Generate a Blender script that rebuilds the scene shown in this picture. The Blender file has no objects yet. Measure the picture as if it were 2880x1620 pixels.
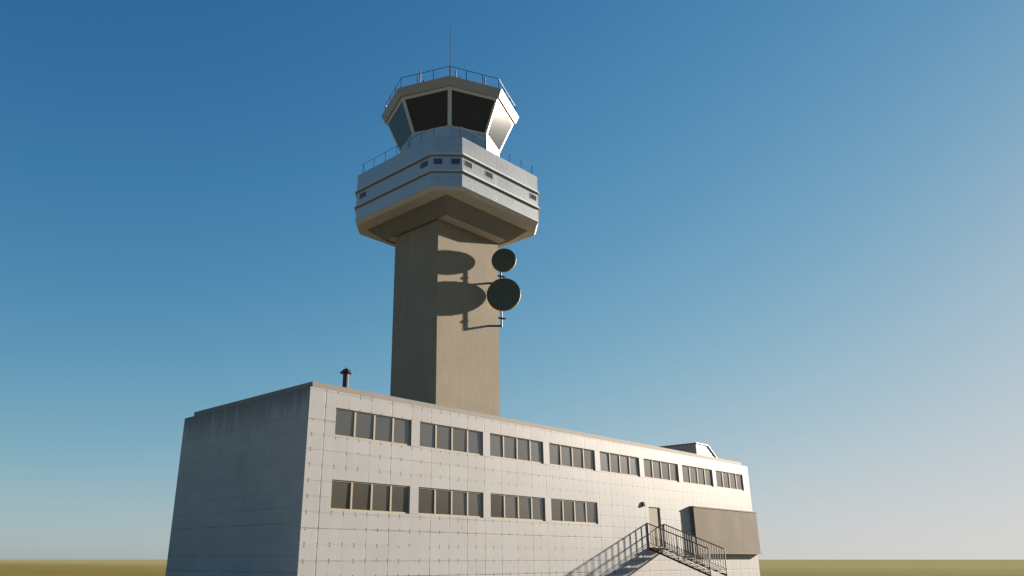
import bpy, bmesh, math, random
from mathutils import Vector, Matrix
random.seed(4)
S = bpy.context.scene
COL = S.collection
R = math.radians
GZ = -1.3            # ground level; z = 0 is the eye height

# ------------------------------------------------------------------ nodes
class G:
    """tiny helper for shader node maths"""
    def __init__(s, name):
        s.m = bpy.data.materials.new(name); s.m.use_nodes = True
        s.t = s.m.node_tree; s.n = s.t.nodes; s.l = s.t.links
        s.b = s.n['Principled BSDF']
    def put(s, sock, v):
        if hasattr(v, 'is_output') or isinstance(v, bpy.types.NodeSocket): s.l.new(v, sock)
        elif isinstance(v, (tuple, list)) and len(v) == 3 and sock.type == 'RGBA': sock.default_value = (*v, 1)
        else: sock.default_value = v
    def math(s, op, a, b=0.0, c=0.0, clamp=False):
        n = s.n.new('ShaderNodeMath'); n.operation = op; n.use_clamp = clamp
        for i, v in enumerate((a, b, c)): s.put(n.inputs[i], v)
        return n.outputs[0]
    def add(s, a, b): return s.math('ADD', a, b)
    def sub(s, a, b): return s.math('SUBTRACT', a, b)
    def mul(s, a, b): return s.math('MULTIPLY', a, b)
    def mx(s, a, b): return s.math('MAXIMUM', a, b)
    def coords(s):
        tc = s.n.new('ShaderNodeTexCoord'); sp = s.n.new('ShaderNodeSeparateXYZ')
        s.l.new(tc.outputs['Object'], sp.inputs[0])
        return tc.outputs['Object'], sp.outputs[0], sp.outputs[1], sp.outputs[2]
    def comb(s, x, y, z):
        n = s.n.new('ShaderNodeCombineXYZ')
        for i, v in enumerate((x, y, z)): s.put(n.inputs[i], v)
        return n.outputs[0]
    def noise(s, vec, scale, detail=4.0, rough=0.55):
        n = s.n.new('ShaderNodeTexNoise'); s.l.new(vec, n.inputs['Vector'])
        n.inputs['Scale'].default_value = scale; n.inputs['Detail'].default_value = detail; n.inputs['Roughness'].default_value = rough
        return n.outputs['Fac']
    def white(s, vec):
        n = s.n.new('ShaderNodeTexWhiteNoise'); n.noise_dimensions = '3D'; s.l.new(vec, n.inputs['Vector'])
        return n.outputs['Value']
    def rng(s, v, a, b, c=0.0, d=1.0, smooth=False):
        n = s.n.new('ShaderNodeMapRange'); n.clamp = True
        if smooth: n.interpolation_type = 'SMOOTHSTEP'
        s.put(n.inputs['Value'], v)
        for k, q in zip(('From Min', 'From Max', 'To Min', 'To Max'), (a, b, c, d)): s.put(n.inputs[k], q)
        return n.outputs['Result']
    def mix(s, f, a, b, blend='MIX'):
        n = s.n.new('ShaderNodeMix'); n.data_type = 'RGBA'; n.blend_type = blend
        s.put(n.inputs['Factor'], f); s.put(n.inputs['A'], a) if False else None
        s.put(n.inputs[6], a); s.put(n.inputs[7], b)
        return n.outputs[2]
    def bump(s, h, strength=0.5, dist=0.02):
        n = s.n.new('ShaderNodeBump'); n.inputs['Strength'].default_value = strength; n.inputs['Distance'].default_value = dist
        s.l.new(h, n.inputs['Height']); s.l.new(n.outputs[0], s.b.inputs['Normal'])
    def fin(s, color=None, rough=None, metal=None, spec=None):
        if color is not None: s.put(s.b.inputs['Base Color'], color)
        if rough is not None: s.put(s.b.inputs['Roughness'], rough)
        if metal is not None: s.put(s.b.inputs['Metallic'], metal)
        if spec is not None: s.put(s.b.inputs['Specular IOR Level'], spec)
        return s.m

def joint(g, u, u0, p, w):
    """distance mask of seams every p metres, and the seam's index"""
    t = g.math('DIVIDE', g.sub(u, u0), p)
    k = g.math('FLOOR', g.add(t, .5))
    d = g.mul(g.math('ABSOLUTE', g.sub(t, k)), p)
    return g.rng(d, w * .35, w, 1, 0), k, d

def panel_material(name, base, pu, u0, pv, v0, stain=False, mottle=1.0, sidefade=0.0, sideshift=0.0, rough=.42, dots=True, seam=.55, width=.026, spec=.5, metal=0.0):
    g = G(name); vec, x, y, z = g.coords()
    geo = g.n.new('ShaderNodeNewGeometry'); sn = g.n.new('ShaderNodeSeparateXYZ'); g.l.new(geo.outputs['Normal'], sn.inputs[0])
    ax = g.math('ABSOLUTE', sn.outputs[0]); ay = g.math('ABSOLUTE', sn.outputs[1])
    isx = g.math('GREATER_THAN', ax, ay)
    u = g.add(g.mul(x, g.sub(1.0, isx)), g.mul(y, isx))
    wob = g.mul(g.sub(g.noise(vec, 1.7, 2), .5), .018)
    uw = g.add(u, wob); zw = g.add(z, g.mul(wob, .6))
    mu, ku, du = joint(g, uw, u0, pu, width)
    mv, kv, dv = joint(g, g.add(zw, g.mul(isx, sideshift)), v0, pv, width)
    su = g.rng(g.white(g.comb(ku, 3.0, 1.0)), 0, 1, .12, 1.0)
    sv = g.rng(g.white(g.comb(kv, 7.0, 2.0)), 0, 1, .12, 1.0)
    vis = g.rng(g.noise(vec, .9, 3), .35, .6, .35, 1.0)
    m = g.mul(g.mx(g.mul(g.mul(mu, su), g.sub(1.0, g.mul(isx, sidefade))), g.mul(g.mul(mv, sv), g.sub(1.0, g.mul(isx, sidefade * .5)))), vis)
    cell = g.white(g.comb(g.math('FLOOR', g.math('DIVIDE', g.sub(u, u0), pu)), g.math('FLOOR', g.math('DIVIDE', g.sub(z, v0), pv)), isx))
    tone = g.rng(cell, 0, 1, .965, 1.03)
    grime = g.rng(g.noise(vec, .35, 5, .6), .3, .75, 1 + .03 * mottle, 1 - .07 * mottle)
    streak = g.rng(g.noise(g.comb(g.mul(u, 6.0), g.mul(z, .35), isx), 1.0, 4, .6), .45, .8, 1.0, 1 - .07 * mottle)
    k = g.mul(g.mul(tone, grime), streak)
    dark = g.mul(m, seam)
    if dots:   # fixing clips: little paired studs at each seam crossing and half way along the panels
        _, _, dx = joint(g, u, u0, pu * .5, .1)
        on = g.mul(g.math('LESS_THAN', dx, .030), g.mul(g.math('LESS_THAN', dv, .085), g.math('GREATER_THAN', dv, .022)))
        on = g.mul(on, g.math('GREATER_THAN', g.noise(vec, 1.1, 2), .44))
        dark = g.mx(dark, g.mul(g.mul(on, .85), g.sub(1.0, g.mul(isx, sidefade))))
    if stain:  # soot-coloured runs below the roof edge of the end wall, and one faint blotch
        run = g.noise(g.comb(g.mul(y, 2.6), g.mul(z, .28), 0.0), 1.0, 5, .65)
        fall = g.rng(z, 5.3, 7.0, 0, 1)
        side = g.math('LESS_THAN', sn.outputs[0], -.5)
        mask = g.mul(g.mul(g.rng(g.add(run, g.mul(fall, .30)), .52, .74, 0, 1), fall), side)
        dark = g.mx(dark, g.mul(mask, .6))
        bx = g.sub(y, 5.2); bz = g.sub(z, 4.0)
        rr = g.math('SQRT', g.add(g.mul(bx, bx), g.mul(bz, bz)))
        bl = g.mul(g.rng(g.add(rr, g.mul(g.noise(vec, 2.2, 3), .5)), .35, .95, 1, 0), side)
        dark = g.mx(dark, g.mul(bl, .16))
    c = g.mix(1.0, base, g.comb(k, k, k), 'MULTIPLY')
    c = g.mix(dark, c, (.045, .04, .035))
    g.bump(g.sub(g.mul(g.noise(vec, 2.0, 2), .05), m), .5, .012)
    rg = g.rng(g.noise(vec, .5, 4), .3, .7, rough - .02, rough + .03)
    return g.fin(c, rg, metal, spec)

def plain(name, base, rough=.6, var=.12, scale=2.0, metal=0.0, bump=0.0, bscale=30, spec=.5):
    g = G(name); vec, x, y, z = g.coords()
    f = g.rng(g.noise(vec, scale, 5, .6), .25, .75, 1 + var, 1 - var)
    c = g.mix(1.0, base, g.comb(f, f, f), 'MULTIPLY')
    if bump: g.bump(g.noise(vec, bscale, 4), bump, .01)
    return g.fin(c, rough, metal, spec)

def concrete(name, base):
    g = G(name); vec, x, y, z = g.coords()
    f = g.rng(g.noise(vec, .5, 6, .65), .25, .75, 1.10, .90)
    f2 = g.rng(g.noise(g.comb(g.mul(x, 5.0), g.mul(y, 5.0), g.mul(z, .35)), 1.0, 4, .6), .3, .75, 1.06, .94)
    grain = g.rng(g.noise(vec, 14, 5, .75), .3, .7, 1.10, .90)
    pit = g.rng(g.noise(vec, 6, 2, .5), .66, .72, 0, .45)
    k = g.mul(g.mul(f, f2), grain)
    c = g.mix(1.0, base, g.comb(k, k, k), 'MULTIPLY')
    c = g.mix(g.rng(g.noise(vec, .9, 4), .45, .7, 0, .35), c, tuple(q * w for q, w in zip(base, (1.08, .98, .86))))
    c = g.mix(pit, c, tuple(q * .4 for q in base))
    g.bump(g.noise(vec, 22, 5, .7), .35, .02)
    return g.fin(c, .9, spec=.25)

def glass(name, base, rough=.07, spec=.5, wave=.06, ior=1.5, var=.18):
    g = G(name); vec, x, y, z = g.coords()
    f = g.rng(g.noise(vec, .9, 4, .6), .25, .75, 1 + var, 1 - var)
    c = g.mix(1.0, base, g.comb(f, f, f), 'MULTIPLY')
    if wave: g.bump(g.noise(vec, .8, 2), wave, .05)
    g.b.inputs['IOR'].default_value = ior
    return g.fin(c, rough, spec=spec)

M = {}
M['panel'] = panel_material('white_wall_panel', (.342, .339, .331), 1.262, .84, .634, -.065, stain=True, sidefade=.8, sideshift=-.205, rough=.50, spec=.06, seam=.75, width=.032)
M['pod_panel'] = panel_material('grey_cladding_panel', (.235, .222, .205), 1.035, 15.108 - .55, .57, 24.97, rough=.33, seam=.5, width=.03, spec=1.0)
pb = M['pod_panel'].node_tree.nodes['Principled BSDF']; pb.inputs['IOR'].default_value = 2.0; pb.inputs['Specular Tint'].default_value = (.85, .95, 1, 1)   # glazed cladding
M['bay_panel'] = panel_material('taupe_cladding_panel', (.146, .119, .091), 1.262, .84, 1.9, 1.15, rough=.8, dots=False, mottle=.35, seam=.16, width=.03, spec=.10)
M['pier'] = plain('plain_wall_pier', (.255, .25, .25), .6, .05, 1.2, spec=.2)
M['parapet'] = plain('beige_roof_edging', (.22, .195, .17), .7, .08, 1.5, spec=.15)
M['roof'] = plain('roof_felt', (.16, .155, .15), .9, .2, 1.0, bump=.3)
M['concrete'] = concrete('shaft_concrete', (.220, .189, .143))
M['soffit'] = plain('brown_soffit', (.44, .41, .37), .8, .1, 1.5, bump=.15)
M['tray'] = panel_material('dark_tray_panel', (.185, .17, .15), 1.0, 15.0, 5.0, 18.0, rough=.8, seam=.5, width=.03, spec=.2)
M['band'] = plain('light_grey_flashing', (.45, .46, .47), .45, .06, 1.5)
M['fascia'] = plain('cream_fascia', (.26, .255, .235), .5, .07, 1.2)
M['frame'] = plain('pale_window_frame', (.40, .40, .405), .45, .05, 2)
M['pod_frame'] = plain('small_window_frame', (.24, .24, .245), .5, .05, 2)
M['bay_trim'] = plain('taupe_trim', (.175, .143, .108), .75, .06, 2, spec=.1)
M['mullion'] = plain('cream_window_frame', (.33, .28, .20), .65, .08, 2, spec=.2)
M['pane'] = glass('office_window_glass', (.064, .055, .043), .16, ior=2.05, wave=0.0, var=.06)
M['cab_pane'] = glass('tower_window_glass', (.024, .029, .038), .078, spec=.30, wave=0.0, ior=1.5, var=.02)
M['pod_pane'] = glass('small_window_glass', (.05, .052, .062), .08)
M['dark_metal'] = plain('dark_painted_metal', (.022, .016, .012), .5, .2, 6)
M['rail_metal'] = plain('dark_railing_metal', (.012, .012, .015), .5, .15, 5)
M['grey_metal'] = plain('weathered_grey_metal', (.17, .16, .145), .5, .15, 6)
M['chimney'] = plain('sooty_chimney_metal', (.055, .048, .044), .6, .25, 4, spec=.2)
M['dish'] = plain('dark_green_dish_cover', (.056, .062, .036), .6, .12, 2)
M['dish_rim'] = plain('ochre_dish_rim', (.17, .145, .06), .5, .15, 3)
M['door'] = plain('beige_door_paint', (.20, .178, .14), .7, .06, 1.5, spec=.15)
M['lamp'] = plain('brown_lamp_housing', (.05, .033, .019), .8, .15, 6, spec=.05)
M['lens'] = plain('frosted_lamp_lens', (.16, .13, .09), .6, .1, 6, spec=.1)
M['tread'] = plain('tan_stair_tread', (.36, .31, .24), .8, .15, 5)
M['pad'] = concrete('pad_concrete', (.50, .47, .42))

def corrugated():
    g = G('corrugated_sheet'); vec, x, y, z = g.coords()
    w = g.math('SINE', g.mul(g.add(x, y), 26.0))
    rust = g.rng(g.noise(g.comb(g.mul(x, 9.0), g.mul(y, 9.0), g.mul(z, 1.2)), 1.0, 4, .6), .5, .75, 0, .55)
    c = g.mix(g.rng(w, -1, 1, .45, 0), (.33, .31, .28), (.12, .105, .09))
    c = g.mix(rust, c, (.19, .16, .125))
    g.bump(w, .6, .02)
    return g.fin(c, .5)
M['corrugated'] = corrugated()

def field():
    g = G('dry_grass_field'); vec, x, y, z = g.coords()
    a = g.rng(g.noise(vec, .012, 6, .6), .35, .65)
    b = g.rng(g.noise(vec, .11, 5, .65), .35, .65)
    d = g.rng(g.noise(vec, 1.6, 4, .7), .2, .8, .8, 1.2)
    c = g.mix(a, (.132, .110, .028), (.178, .146, .044))
    c = g.mix(g.mul(b, .55), c, (.215, .163, .068))
    c = g.mix(g.rng(g.add(x, g.mul(g.noise(vec, .02, 4), 60)), 40, 160, 0, 1), c, (.265, .24, .115))   # paler to the east: sunward brightness of the grass put into its colour
    c = g.mix(1.0, c, g.comb(d, d, d), 'MULTIPLY')
    return g.fin(c, 1.0, spec=.0)
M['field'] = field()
def hillmat():
    g = G('heath_hillside'); vec, x, y, z = g.coords()
    a = g.rng(g.noise(vec, .03, 6, .65), .35, .65)
    return g.fin(g.mix(a, (.10, .085, .04), (.17, .14, .07)), 1.0, spec=0)
M['hill'] = hillmat()

# ------------------------------------------------------------------ mesh
class MB:
    def __init__(s): s.bm = bmesh.new()
    def verts(s, pts): return [s.bm.verts.new(p) for p in pts]
    def face(s, vs):
        try: return s.bm.faces.new(vs)
        except ValueError: return None
    def box(s, a, b, bevel=0.0):
        x0, y0, z0 = (min(p, q) for p, q in zip(a, b)); x1, y1, z1 = (max(p, q) for p, q in zip(a, b))
        v = s.verts([(x0, y0, z0), (x1, y0, z0), (x1, y1, z0), (x0, y1, z0), (x0, y0, z1), (x1, y0, z1), (x1, y1, z1), (x0, y1, z1)])
        fs = [s.face([v[i] for i in q]) for q in ((3, 2, 1, 0), (4, 5, 6, 7), (0, 1, 5, 4), (1, 2, 6, 5), (2, 3, 7, 6), (3, 0, 4, 7))]
        if bevel:
            es = {e for f in fs for e in f.edges}
            bmesh.ops.bevel(s.bm, geom=list(es), offset=bevel, segments=1, affect='EDGES')
        return s
    def ring(s, pts): return s.verts(pts)
    def bridge(s, a, b):
        n = len(a)
        for i in range(n): s.face([a[i], a[(i + 1) % n], b[(i + 1) % n], b[i]])
    def loft(s, rings, cap0=True, cap1=True):
        rs = [s.ring(r) for r in rings]
        for a, b in zip(rs, rs[1:]): s.bridge(a, b)
        if cap0: s.face(list(reversed(rs[0])))
        if cap1: s.face(rs[-1])
        return s
    def tube(s, p, q, r, n=8, r2=None):
        p, q = Vector(p), Vector(q); d = (q - p).normalized()
        a = d.orthogonal().normalized(); b = d.cross(a)
        f = lambda c, rr: [c + (a * math.cos(t) + b * math.sin(t)) * rr for t in (2 * math.pi * i / n for i in range(n))]
        return s.loft([f(p, r), f(q, r if r2 is None else r2)])
    def bar(s, p, q, w, h, up=(0, 0, 1)):
        p, q, up = Vector(p), Vector(q), Vector(up); d = (q - p).normalized()
        a = d.cross(up).normalized(); b = a.cross(d).normalized()
        f = lambda c: [c + a * i * w / 2 + b * j * h / 2 for i, j in ((-1, -1), (1, -1), (1, 1), (-1, 1))]
        return s.loft([f(p), f(q)])
    def build(s, name, mat, parent=None, smooth=False):
        bmesh.ops.recalc_face_normals(s.bm, faces=s.bm.faces[:])
        me = bpy.data.meshes.new(name); s.bm.to_mesh(me); s.bm.free()
        for m in (mat if isinstance(mat, list) else [mat]): me.materials.append(m)
        if smooth:
            for p in me.polygons: p.use_smooth = True
        o = bpy.data.objects.new(name, me); COL.objects.link(o)
        if parent: adopt(o, parent)
        return o
def world(o):
    return world(o.parent) @ o.matrix_parent_inverse @ o.matrix_basis if o.parent else o.matrix_basis.copy()
def adopt(o, parent):
    o.parent = parent; o.matrix_parent_inverse = world(parent).inverted()
def thing(name, loc, label, cat, group=None):
    o = bpy.data.objects.new(name, None); COL.objects.link(o); o.location = loc; o.empty_display_size = .3
    return tag(o, label, cat, group)
def tag(o, label, cat, group=None):
    o['label'] = label; o['category'] = cat
    if group: o['group'] = group
    return o
def octo(c, r, z): return [(c[0] + r * math.cos(R(45 * i)), c[1] + r * math.sin(R(45 * i)), z) for i in range(8)]
def sq8(c, h, k, z):   # square of half size h with cut corners (k = half length of the straight side)
    return [(c[0] + a, c[1] + b, z) for a, b in ((-h, -k), (-k, -h), (k, -h), (h, -k), (h, k), (k, h), (-k, h), (-h, k))]
def sq4(c, h, z, h2=None):
    h2 = h if h2 is None else h2
    return [(c[0] + a, c[1] + b, z) for a, b in ((-h, -h2), (h, -h2), (h, h2), (-h, h2))]

# ------------------------------------------------------------------ setting
gm = MB(); n = 96
rings = [[(10 + r * math.cos(2 * math.pi * i / n), 5 + r * math.sin(2 * math.pi * i / n), GZ) for i in range(n)] for r in (60, 300, 1500, 9000)]
gm.loft(rings, True, False)
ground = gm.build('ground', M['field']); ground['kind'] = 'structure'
for p in ground.data.polygons:
    if p.normal.z < 0: p.flip()

M['bounce_slab'] = plain('bounce_slab_grey', (.165, .15, .12), .9, .2, .3, bump=.2, bscale=8)
added_bounce_slab = MB().box((-75, -65, GZ - .3), (30, 10, GZ + .004)).build('added_bounce_slab', M['bounce_slab']); added_bounce_slab['kind'] = 'structure'  # unseen slab, added to dull the yellow light bouncing off the ground
# low hills on the far side of the field: they show in the office windows
hm = MB(); NA, ND = 60, 14; grid = []
for i in range(NA + 1):
    az = R(118 + 62 * i / NA); row = []
    for j in range(ND + 1):
        d = 430 + 420 * j / ND
        e = min(1, max(0, (i / NA - .02) / .30)) * min(1, max(0, (1 - i / NA) / .25))
        e = e * e * (3 - 2 * e)
        bumpz = 1 + .10 * math.sin(i * .55) + .06 * math.sin(i * 1.7 + j)
        h = 62 * e * bumpz * math.sin(math.pi * min(1, j / ND * 1.0)) ** .8
        row.append(hm.bm.verts.new((d * math.sin(az), d * math.cos(az), GZ + h - .6)))
    grid.append(row)
for i in range(NA):
    for j in range(ND): hm.face([grid[i][j], grid[i + 1][j], grid[i + 1][j + 1], grid[i][j + 1]])
hills = hm.build('hills', M['hill'], smooth=True); hills['kind'] = 'structure'
for p in hills.data.polygons:
    if p.normal.z < 0: p.flip()

# ------------------------------------------------------------------ office building
L, W, H = 41.83, 11.34, 7.0
WX0, WW, PITCH = 1.40, 4.45, 4.99
UZ0, UZ1, LZ0, LZ1 = 5.05, 6.28, 1.97, 3.21
DX0, DX1, DZ0, DZ1 = 26.53, 27.92, .78, 3.22
REC = .10
bld = thing('office_building', (L / 2, W / 2, GZ), 'long white two-storey panelled block with two rows of dark strip windows', 'building')
ops = [(WX0 + i * PITCH, WX0 + i * PITCH + WW, UZ0, UZ1) for i in range(8)] + [(WX0 + i * PITCH, WX0 + i * PITCH + WW, LZ0, LZ1) for i in range(4)] + [(DX0, DX1, DZ0, DZ1)]
wm = MB()
xs = sorted({0, L} | {v for o in ops for v in o[:2]}); zs = sorted({GZ, H} | {v for o in ops for v in o[2:]})
gv = {}
def V(x, y, z):
    k = (round(x, 4), round(y, 4), round(z, 4))
    if k not in gv: gv[k] = wm.bm.verts.new((x, y, z))
    return gv[k]
for x0, x1 in zip(xs, xs[1:]):
    for z0, z1 in zip(zs, zs[1:]):
        cx, cz = (x0 + x1) / 2, (z0 + z1) / 2
        hole = any(a < cx < b and c < cz < d for a, b, c, d in ops)
        y = REC if hole else 0
        wm.face([V(x0, y, z0), V(x1, y, z0), V(x1, y, z1), V(x0, y, z1)])
for a, b, c, d in ops:
    bx = [x for x in xs if a <= x <= b]; bz = [z for z in zs if c <= z <= d]
    for p, q in zip(bx, bx[1:]):
        for zz in (c, d): wm.face([V(p, 0, zz), V(q, 0, zz), V(q, REC, zz), V(p, REC, zz)])
    for p, q in zip(bz, bz[1:]):
        for xx in (a, b): wm.face([V(xx, 0, p), V(xx, 0, q), V(xx, REC, q), V(xx, REC, p)])
fr = lambda x: [V(x, 0, z) for z in zs]
for x in (0, L):
    col = fr(x); far = [wm.bm.verts.new((x, W, z)) for z in zs]
    for i in range(len(zs) - 1): wm.face([col[i], col[i + 1], far[i + 1], far[i]])
    gv[('far', x)] = far
f0, f1 = gv[('far', 0)], gv[('far', L)]
for i in range(len(zs) - 1): wm.face([f0[i], f1[i], f1[i + 1], f0[i + 1]])
wm.face([V(x, 0, H) for x in xs] + [f1[-1], f0[-1]])
wm.build('wall', M['panel'], bld)
# plain piers between the windows, a hair proud of the cladding
for i in range(7):
    x0 = WX0 + i * PITCH + WW
    MB().box((x0, -.006, UZ0), (x0 + PITCH - WW, .03, UZ1)).build('pier', M['pier'], bld)
    if i < 3: MB().box((x0, -.006, LZ0), (x0 + PITCH - WW, .03, LZ1)).build('pier', M['pier'], bld)
# parapet and roof
pm = MB()
PX0, PX1, PY0, PY1 = .12, 40.86, .03, 10.6
pm.box((PX0, PY0, H), (PX1, PY0 + .25, 7.25)).box((PX0, PY1 - .25, H), (PX1, PY1, 7.25))
pm.box((PX0, PY0 + .25, H), (PX0 + .25, PY1 - .25, 7.25)).box((PX1 - .25, PY0 + .25, H), (PX1, PY1 - .25, 7.25))
pm.build('parapet', M['parapet'], bld)
roof = MB().box((PX0 + .25, PY0 + .25, H), (PX1 - .25, PY1 - .25, H + .03)).build('roof', M['roof'], bld)
# windows: one frame mesh with three mullions, one sheet of panes; copied along the facade
def make_window():
    f = MB(); w, h = WW, UZ1 - UZ0; y0, y1 = .045, .085
    f.box((0, y0, 0), (w, y1, .07)); f.box((0, y0, h - .05), (w, y1, h))
    f.box((0, y0, .07), (.05, y1, h - .05)); f.box((w - .05, y0, .07), (w, y1, h - .05))
    for k in (1, 2, 3):
        c = w * k / 4; f.box((c - .048, y0 - .012, .07), (c + .048, y1, h - .05))
    fo = f.build('window', M['mullion'])
    return fo
def make_panes(fo):
    w, h = WW, UZ1 - UZ0; p = MB()
    for k in range(4):
        a, b = w * k / 4 + .045, w * (k + 1) / 4 - .045; t, u = random.uniform(-.009, .009), random.uniform(-.008, .008)
        q = [(a, .074 - t - u, .06), (b, .074 + t - u, .06), (b, .074 + t + u, h - .04), (a, .074 - t + u, h - .04)]
        p.loft([q, [(x, .098, z) for x, y, z in q]])
    po = p.build('pane', M['pane']); po.parent = fo
fo = make_window()
first = True
for i, (row, n) in enumerate(((UZ0, 8), (LZ0, 4))):
    for j in range(n):
        if first: a = fo; first = False
        else: a = fo.copy(); COL.objects.link(a)
        make_panes(a)
        a.location = (WX0 + j * PITCH, 0, row); adopt(a, bld)
# door
door = MB().box((DX0 + .05, .06, DZ0), (DX1 - .05, .09, DZ1 - .05)).build('door', M['door'], bld)
MB().box((DX0, .045, DZ0), (DX0 + .05, .098, DZ1)).box((DX1 - .05, .045, DZ0), (DX1, .098, DZ1)).box((DX0 + .05, .045, DZ1 - .05), (DX1 - .05, .098, DZ1)).build('door_frame', M['mullion'], door)
MB().box((DX0 + .12, .02, 1.78), (DX0 + .17, .06, 1.84)).box((DX0 + .12, .012, 1.79), (DX0 + .28, .024, 1.83)).build('handle', M['grey_metal'], door)
# cladded bay at the far end
bay = MB().box((31.86, -.317, .43), (41.70, -.004, 3.42)).build('wall_bay', M['bay_panel'], bld)
MB().box((31.84, -.35, 3.42), (41.86, -.003, 3.50)).build('coping', M['bay_trim'], bay)
MB().box((31.84, -.36, .38), (41.90, -.003, .43)).build('sill', M['bay_trim'], bay)
# chimney: a faceted pipe with a conical hood
CX, CY = 3.335, 2.0
def circ(c, r, z, n=10, a0=0.0): return [(c[0] + r * math.cos(2 * math.pi * i / n + a0), c[1] + r * math.sin(2 * math.pi * i / n + a0), z) for i in range(n)]
ch = MB().loft([circ((CX, CY), .145, 7.03), circ((CX, CY), .145, 8.52)]).build('chimney', M['chimney'], bld)
MB().loft([circ((CX, CY), .30, 8.46), circ((CX, CY), .305, 8.49), circ((CX, CY), .16, 8.63), circ((CX, CY), .04, 8.70), circ((CX, CY), .035, 8.75)]).build('chimney_hood', M['dark_metal'], ch)

# rooftop shed of corrugated sheet with a sloping end
shed = thing('rooftop_shed', (39.4, 4.2, 7.03), 'small corrugated metal shed with a sloping end on the flat roof', 'shed')
prof = [(37.55, 7.03), (41.45, 7.03), (41.45, 7.25), (39.40, 8.60), (37.55, 8.60)]
MB().loft([[(x, 2.0, z) for x, z in prof], [(x, 6.4, z) for x, z in prof]]).build('wall', M['corrugated'], shed)
rp = [(37.48, 8.60), (39.42, 8.60), (41.55, 7.20), (41.58, 7.26), (39.44, 8.66), (37.48, 8.66)]
MB().loft([[(x, 1.93, z) for x, z in rp], [(x, 6.47, z) for x, z in rp]]).build('roof', M['grey_metal'], shed)

# wall lamp
lamp = thing('wall_lamp', (25.86, 0, 3.24), 'small brown box lamp fixed to the white wall beside the door', 'lamp')
MB().loft([[(25.74, -.004, 3.22), (26.0, -.004, 3.22), (26.0, -.004, 3.50), (25.74, -.004, 3.50)], [(25.76, -.13, 3.25), (25.98, -.13, 3.25), (25.98, -.07, 3.48), (25.76, -.07, 3.48)]]).build('housing', M['lamp'], lamp)
MB().box((25.79, -.115, 3.205), (25.95, -.03, 3.235), .008).build('lens', M['lens'], lamp)

# ------------------------------------------------------------------ outside stair, straight out from the wall
SX0, SX1, SL = 26.23, 28.26, 4.05
SLOPE = 1.58 / SL
stair = thing('staircase', (27.25, -2.0, GZ), 'dark metal staircase with barred handrails running out from the facade door', 'stairs')
zt = lambda y: 2.20 + SLOPE * y        # top rail (y is negative going out)
zs_ = lambda y: .66 + SLOPE * y        # stringer
for sx in (SX0, SX1):
    r = MB(); q = lambda y, f: (sx, y, f(y))
    r.bar(q(-.02, zt), q(-SL, zt), .06, .06)
    low = lambda y: zs_(y) + .36
    r.bar(q(-.02, low), q(-SL, low), .035, .035)
    for k in range(1, 25):
        y = -.02 - (SL - .02) * k / 25
        r.bar((sx, y, low(y)), (sx, y, zt(y)), .034, .034, (0, 1, 0))
    ro = r.build('handrail', M['dark_metal'], stair)
    for y in (-.03, -SL / 2, -SL):
        MB().bar((sx, y, zs_(y) - .08), (sx, y, zt(y) + .02), .055, .055, (0, 1, 0)).build('post', M['dark_metal'], ro)
    t = MB()
    for off in (.12, .24): t.bar(q(-.02, lambda y: zs_(y) + off), q(-SL, lambda y: zs_(y) + off), .022, .03)
    t.build('lower_rail', M['dark_metal'], ro)
    MB().bar(q(-.01, zs_), q(-SL, zs_), .05, .11).build('stringer', M['dark_metal'], stair)
NT = 10
for k in range(NT):
    y1 = -SL * k / NT; y0 = y1 - SL / NT - .03; z = zs_(y1) + .06
    MB().box((SX0 + .03, y0, z - .035), (SX1 - .03, y1 - .005, z)).build('step', M['tread'], stair)
MB().box((25.9, -5.4, GZ), (28.6, -3.80, -.98), .02).build('footing', M['pad'], stair)

# ------------------------------------------------------------------ control tower
T = (15.108, 7.174); CB = (15.20, 7.08)
tower = thing('control_tower', (T[0], T[1], 7.03), 'tall airport control tower with concrete shaft, square grey pod and glazed eight-sided cab', 'control tower')
MB().loft([sq4(T, 2.845, 7.03, 2.09), sq4(T, 2.845, 20.62, 2.09)]).build('shaft', M['concrete'], tower)
# pod underside: flat soffit, stepped tray round the shaft head
sof = MB().loft([sq8(T, 4.84, 3.715, 21.31), sq8(T, 5.045, 3.70, 21.52), sq8(T, 5.045, 3.70, 21.6)]).build('pod_soffit', M['soffit'], tower)
MB().loft([sq4(T, 2.95, 20.66), sq4(T, 2.95, 20.53), sq4(T, 3.05, 20.53), sq4(T, 3.90, 21.305)], False, False).build('soffit_tray', M['tray'], sof)
MB().box((T[0] - 2.95, T[1] - 2.95, 20.60), (T[0] + 2.95, T[1] + 2.95, 20.66)).build('tray_plate', M['soffit'], sof)
HP, KP = 5.06, 3.70
pod = MB()
rs = [pod.ring(sq8(T, HP, KP, 21.535)), pod.ring(sq8(T, HP, KP, 24.97)), pod.ring(sq8(T, HP - .22, KP - .09, 24.97)), pod.ring(sq8(T, HP - .22, KP - .09, 24.62))]
for a, b in zip(rs, rs[1:]): pod.bridge(a, b)
pod.face(rs[-1]); pod.face(list(reversed(rs[0])))
podo = pod.build('pod_wall', M['pod_panel'], tower)
for zb in (23.66, 22.50):
    e = .14
    band = MB().loft([sq8(T, HP + .005, KP, zb + .22), sq8(T, HP + e, KP + .05, zb + .03), sq8(T, HP + e, KP + .05, zb), sq8(T, HP + .005, KP, zb)], False, False).build('band', M['band'], tower)
    MB().loft([sq8(T, HP + .004, KP, zb - .05), sq8(T, HP + .06, KP + .02, zb - .05), sq8(T, HP + .06, KP + .02, zb - .002), sq8(T, HP + .004, KP, zb - .002)], False, False).build('band_drip', M['tray'], band)
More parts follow.
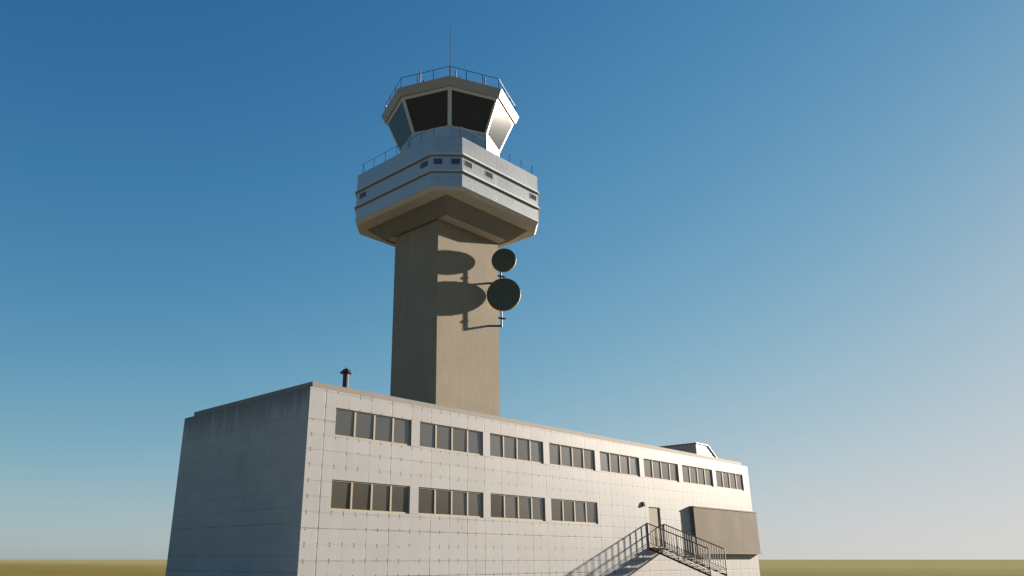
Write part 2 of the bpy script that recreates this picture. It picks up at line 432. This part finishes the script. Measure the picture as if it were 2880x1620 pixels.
# small pod windows
def pod_window(c, u, nrm, w=.66, h=.36):
    c, u, nv = Vector(c), Vector(u).normalized(), Vector(nrm).normalized(); up = Vector((0, 0, 1))
    f = MB(); t = .03
    def slab(mb, a0, a1, b0, b1, d0, d1):
        P = lambda a, b, dd: c + u * a + up * b + nv * dd
        mb.loft([[P(a0, b0, d0), P(a1, b0, d0), P(a1, b1, d0), P(a0, b1, d0)], [P(a0, b0, d1), P(a1, b0, d1), P(a1, b1, d1), P(a0, b1, d1)]])
    w2, h2 = w / 2, h / 2
    slab(f, -w2 - t, w2 + t, h2, h2 + t, -.02, .014); slab(f, -w2 - t, w2 + t, -h2 - t, -h2, -.02, .014)
    slab(f, -w2 - t, -w2, -h2, h2, -.02, .014); slab(f, w2, w2 + t, -h2, h2, -.02, .014)
    fo = f.build('pod_window', M['pod_frame'], tower)
    p = MB(); slab(p, -w2, w2, -h2, h2, -.02, .008); p.build('pane', M['pod_pane'], fo)
ZW = 23.23
for y in (-3.06, 3.02): pod_window((T[0] - HP, T[1] + y, ZW), (0, -1, 0), (-1, 0, 0))
for x in (-3.16, -1.25, 3.18): pod_window((T[0] + x, T[1] - HP, ZW), (1, 0, 0), (0, -1, 0))
ca, cb_ = Vector((T[0] - HP, T[1] - KP, ZW)), Vector((T[0] - KP, T[1] - HP, ZW))
for f in (.22, .79): pod_window(ca.lerp(cb_, f), cb_ - ca, (-1, -1, 0), .52)
# railing round the pod roof
def railing(pts, z0, z1, r, name, posts_per, rails=(1.0,)):
    rm = MB(); n = len(pts)
    for fz in rails:
        zz = z0 + (z1 - z0) * fz
        for i in range(n):
            a, b = pts[i], pts[(i + 1) % n]; rm.tube((a[0], a[1], zz), (b[0], b[1], zz), r, 6)
    ro = rm.build(name, M['rail_metal'], tower)
    for i in range(n):
        a, b = Vector(pts[i][:2]), Vector(pts[(i + 1) % n][:2]); k = max(1, round((b - a).length / posts_per))
        for j in range(k):
            p = a.lerp(b, j / k)
            MB().tube((p.x, p.y, z0), (p.x, p.y, z1), r * 1.15, 6).build('post', M['rail_metal'], ro)
railing([p[:2] for p in sq8(T, 4.74, 3.58, 0)], 24.62, 25.92, .015, 'pod_railing', 1.25)
# cab
MB().loft([octo(CB, 3.55, 24.63), octo(CB, 3.55, 27.34)]).build('cab_wall', M['pod_panel'], tower)
zb0, zb1, r0, r1 = 27.37, 29.78, 3.545, 4.61
rr = lambda z: r0 + (r1 - r0) * (z - zb0) / (zb1 - zb0)
fm = MB()
def oring(za, zc, out, inn):
    fm.loft([octo(CB, rr(za) - inn, za), octo(CB, rr(za) + out, za), octo(CB, rr(zc) + out, zc), octo(CB, rr(zc) - inn, zc), octo(CB, rr(za) - inn, za)], False, False)
oring(zb0 - .03, zb0 + .06, .02, .15); oring(zb1 - .20, zb1 - .005, .015, .15)
for i in range(8):
    a = R(45 * i); dv = Vector((math.cos(a), math.sin(a), 0)); tn = Vector((-math.sin(a), math.cos(a), 0))
    sec = []
    for z in (zb0 + .06, zb1 - .20):
        P = lambda k, rad: Vector((CB[0] + rad * math.cos(R(45 * k)), CB[1] + rad * math.sin(R(45 * k)), z))
        ro_, ri_ = rr(z) + .012, rr(z) - .12
        v, vi = P(i, ro_), P(i, ri_); tl = (P(i - 1, ro_) - v).normalized() * .145; tr = (P(i + 1, ro_) - v).normalized() * .145
        sec.append([v + tl, v, v + tr, vi + tr, vi, vi + tl])
    fm.loft(sec)
cabf = fm.build('cab_window_frame', M['frame'], tower)
for i in range(8):
    a0, a1 = R(45 * i), R(45 * (i + 1)); p = MB(); q = []
    for dd in (-.08, -.02):
        A = lambda a, z: (CB[0] + (rr(z) + dd) * math.cos(a), CB[1] + (rr(z) + dd) * math.sin(a), z)
        q.append([A(a0, zb0 + .03), A(a1, zb0 + .03), A(a1, zb1 - .12), A(a0, zb1 - .12)])
    p.loft(q).build('cab_window', M['cab_pane'], tower)
# roof of the cab: leaning fascia, flat top
MB().loft([octo(CB, 4.55, 29.775), octo(CB, 4.745, 29.775), octo(CB, 5.00, 30.33), octo(CB, 4.88, 30.33), octo(CB, 4.80, 30.24)], False, False).build('cab_fascia', M['fascia'], tower)
MB().loft([octo(CB, 4.83, 30.12), octo(CB, 4.78, 30.25)]).build('cab_roof', M['roof'], tower)
railing([p[:2] for p in octo(CB, 4.74, 0)], 30.25, 31.25, .023, 'roof_railing', 1.2)
# roof aerials, warning lamps and the mast
mast = MB(); mast.tube((*CB, 30.25), (*CB, 33.0), .045, 8).tube((*CB, 33.0), (*CB, 38.6), .028, 8, .018)
mast.build('antenna_mast', M['rail_metal'], tower)
for dx, dy, zt_ in ((-3.94, -1.05, 31.70), (-2.30, -2.85, 31.68), (-.80, -4.20, 31.22), (-3.2, 3.1, 31.2), (3.3, -3.0, 31.1)):
    MB().tube((CB[0] + dx, CB[1] + dy, 30.25), (CB[0] + dx, CB[1] + dy, zt_), .05, 8).build('whip_aerial', M['grey_metal'], tower)
for dx, dy, zt_ in ((-3.80, -1.24, 30.90), (-2.62, -2.52, 31.22), (-2.06, -3.04, 31.18), (-.36, -4.35, 30.62)):
    x, y = CB[0] + dx, CB[1] + dy
    MB().loft([circ((x, y), .03, 30.25, 8), circ((x, y), .03, zt_ - .16, 8), circ((x, y), .075, zt_ - .16, 8), circ((x, y), .075, zt_ - .05, 8), circ((x, y), .04, zt_, 8)]).build('warning_lamp', M['rail_metal'], tower)

# dish bracket on the shaft
SY = T[1] - 2.09
bk = thing('antenna_bracket', (16.85, SY, 14.4), 'dark pole bracket standing off the concrete shaft, carrying two dishes', 'bracket')
PXY = (17.48, 4.43)
MB().tube((*PXY, 14.33), (*PXY, 19.6), .058, 10).build('pole', M['dark_metal'], bk)
for z in (14.4, 17.37): MB().tube((16.85, SY - .002, z), (PXY[0], PXY[1], z), .072, 8).build('arm', M['dark_metal'], bk)
for z in (14.92, 17.86):
    MB().bar((PXY[0] - .24, PXY[1] + .05, z), (PXY[0] + .26, PXY[1] - .10, z), .16, .07).build('clamp', M['dark_metal'], bk)
TH = R(214); AX = Vector((math.cos(TH), math.sin(TH), -.02)).normalized()
def dish(center, rad, depth, label):
    c = Vector(center); a = AX.cross(Vector((0, 0, 1))).normalized(); b = a.cross(AX)
    t = thing('dish_antenna', center, label, 'dish antenna', 'dish antennas on the tower bracket')
    ci = lambda r, dd: [c + AX * dd + (a * math.cos(q) + b * math.sin(q)) * r for q in (2 * math.pi * i / 28 for i in range(28))]
    MB().loft([ci(rad * .97, .03), ci(rad * .93, .055), ci(.02, .07)]).build('cover', M['dish'], t)
    MB().loft([ci(rad * .97, .028), ci(rad, .02), ci(rad, -depth * .55), ci(rad * .93, -depth * .6), ci(rad * .35, -depth)]).build('drum', M['dish_rim'], t)
    back = c - AX * depth; MB().tube(back + AX * .01, (PXY[0], PXY[1], back.z), .06, 8).build('mount', M['dark_metal'], t)
dish((17.30, 4.06, 16.46), 1.13, .24, 'larger dark green drum dish, the lower one on the tower bracket')
dish((17.33, 4.02, 18.88), .83, .24, 'smaller dark green drum dish, the upper one on the tower bracket')

# ------------------------------------------------------------------ light, sky, camera
sd = Vector((4.2, -1.0, 1.06)).normalized()
EL, AZ = math.asin(sd.z), math.atan2(sd.x, sd.y)
sun = bpy.data.lights.new('sun', 'SUN'); sun.energy = 5.0; sun.angle = R(1.0); sun.color = (1.0, .87, .73)
so = bpy.data.objects.new('sun', sun); COL.objects.link(so); so.rotation_euler = sd.to_track_quat('Z', 'Y').to_euler(); so.location = (60, -20, 60)
w = bpy.data.worlds.new('World'); S.world = w; w.use_nodes = True
nt = w.node_tree; bg = nt.nodes['Background']
sk = nt.nodes.new('ShaderNodeTexSky'); sk.sky_type = 'NISHITA'; sk.sun_disc = False
sk.sun_elevation = EL; sk.sun_rotation = AZ; sk.altitude = 100; sk.air_density = 1.0; sk.dust_density = .25; sk.ozone_density = 3.5
# the sky's own brightness range is squeezed towards the aureole, as a camera's film would
sp = nt.nodes.new('ShaderNodeSeparateColor'); cbn = nt.nodes.new('ShaderNodeCombineColor'); nt.links.new(sk.outputs[0], sp.inputs[0])
def wm_(op, a, b):
    n = nt.nodes.new('ShaderNodeMath'); n.operation = op
    for i, v in enumerate((a, b)):
        if isinstance(v, (int, float)): n.inputs[i].default_value = v
        else: nt.links.new(v, n.inputs[i])
    return n.outputs[0]
raw = [wm_('MULTIPLY', sp.outputs[i], .1) for i in range(3)]
for i, (ga, gb, gam, mixw) in enumerate(((3.627, 5.012, 1.9, (1, .244, .036)), (4.974, 6.621, 1.427, (.02, 1, -.042)), (4.04, 5.481, 1.371, (.13, .304, 1)))):
    x = wm_('ADD', wm_('ADD', wm_('MULTIPLY', raw[0], mixw[0]), wm_('MULTIPLY', raw[1], mixw[1])), wm_('MULTIPLY', raw[2], mixw[2]))
    x = wm_('POWER', wm_('MAXIMUM', x, .0001), gam)
    nt.links.new(wm_('DIVIDE', wm_('MULTIPLY', x, ga * 5.887), wm_('ADD', wm_('MULTIPLY', x, gb), 1.0)), cbn.inputs[i])
nt.links.new(cbn.outputs[0], bg.inputs['Color']); bg.inputs['Strength'].default_value = .0505

cam = bpy.data.cameras.new('camera'); co = bpy.data.objects.new('camera', cam); COL.objects.link(co); S.camera = co
cam.sensor_fit = 'HORIZONTAL'; cam.sensor_width = 36; cam.lens = 2149.9 / 2880 * 36; cam.shift_x = (1440 - 1313.0) / 2880
cam.clip_start = .1; cam.clip_end = 20000
pt, yw = .3413, .8009
fw = Vector((math.sin(yw) * math.cos(pt), math.cos(yw) * math.cos(pt), math.sin(pt))); rt = Vector((math.cos(yw), -math.sin(yw), 0)); upv = rt.cross(fw)
m = Matrix((rt, upv, -fw)).transposed().to_4x4(); m.translation = Vector((-18.5418, -27.3193, 0)); co.matrix_world = m

S.view_settings.view_transform = 'Standard'; S.view_settings.look = 'None'; S.view_settings.gamma = 1; S.view_settings.exposure = 1.75
S.render.resolution_x, S.render.resolution_y = 1024, 576
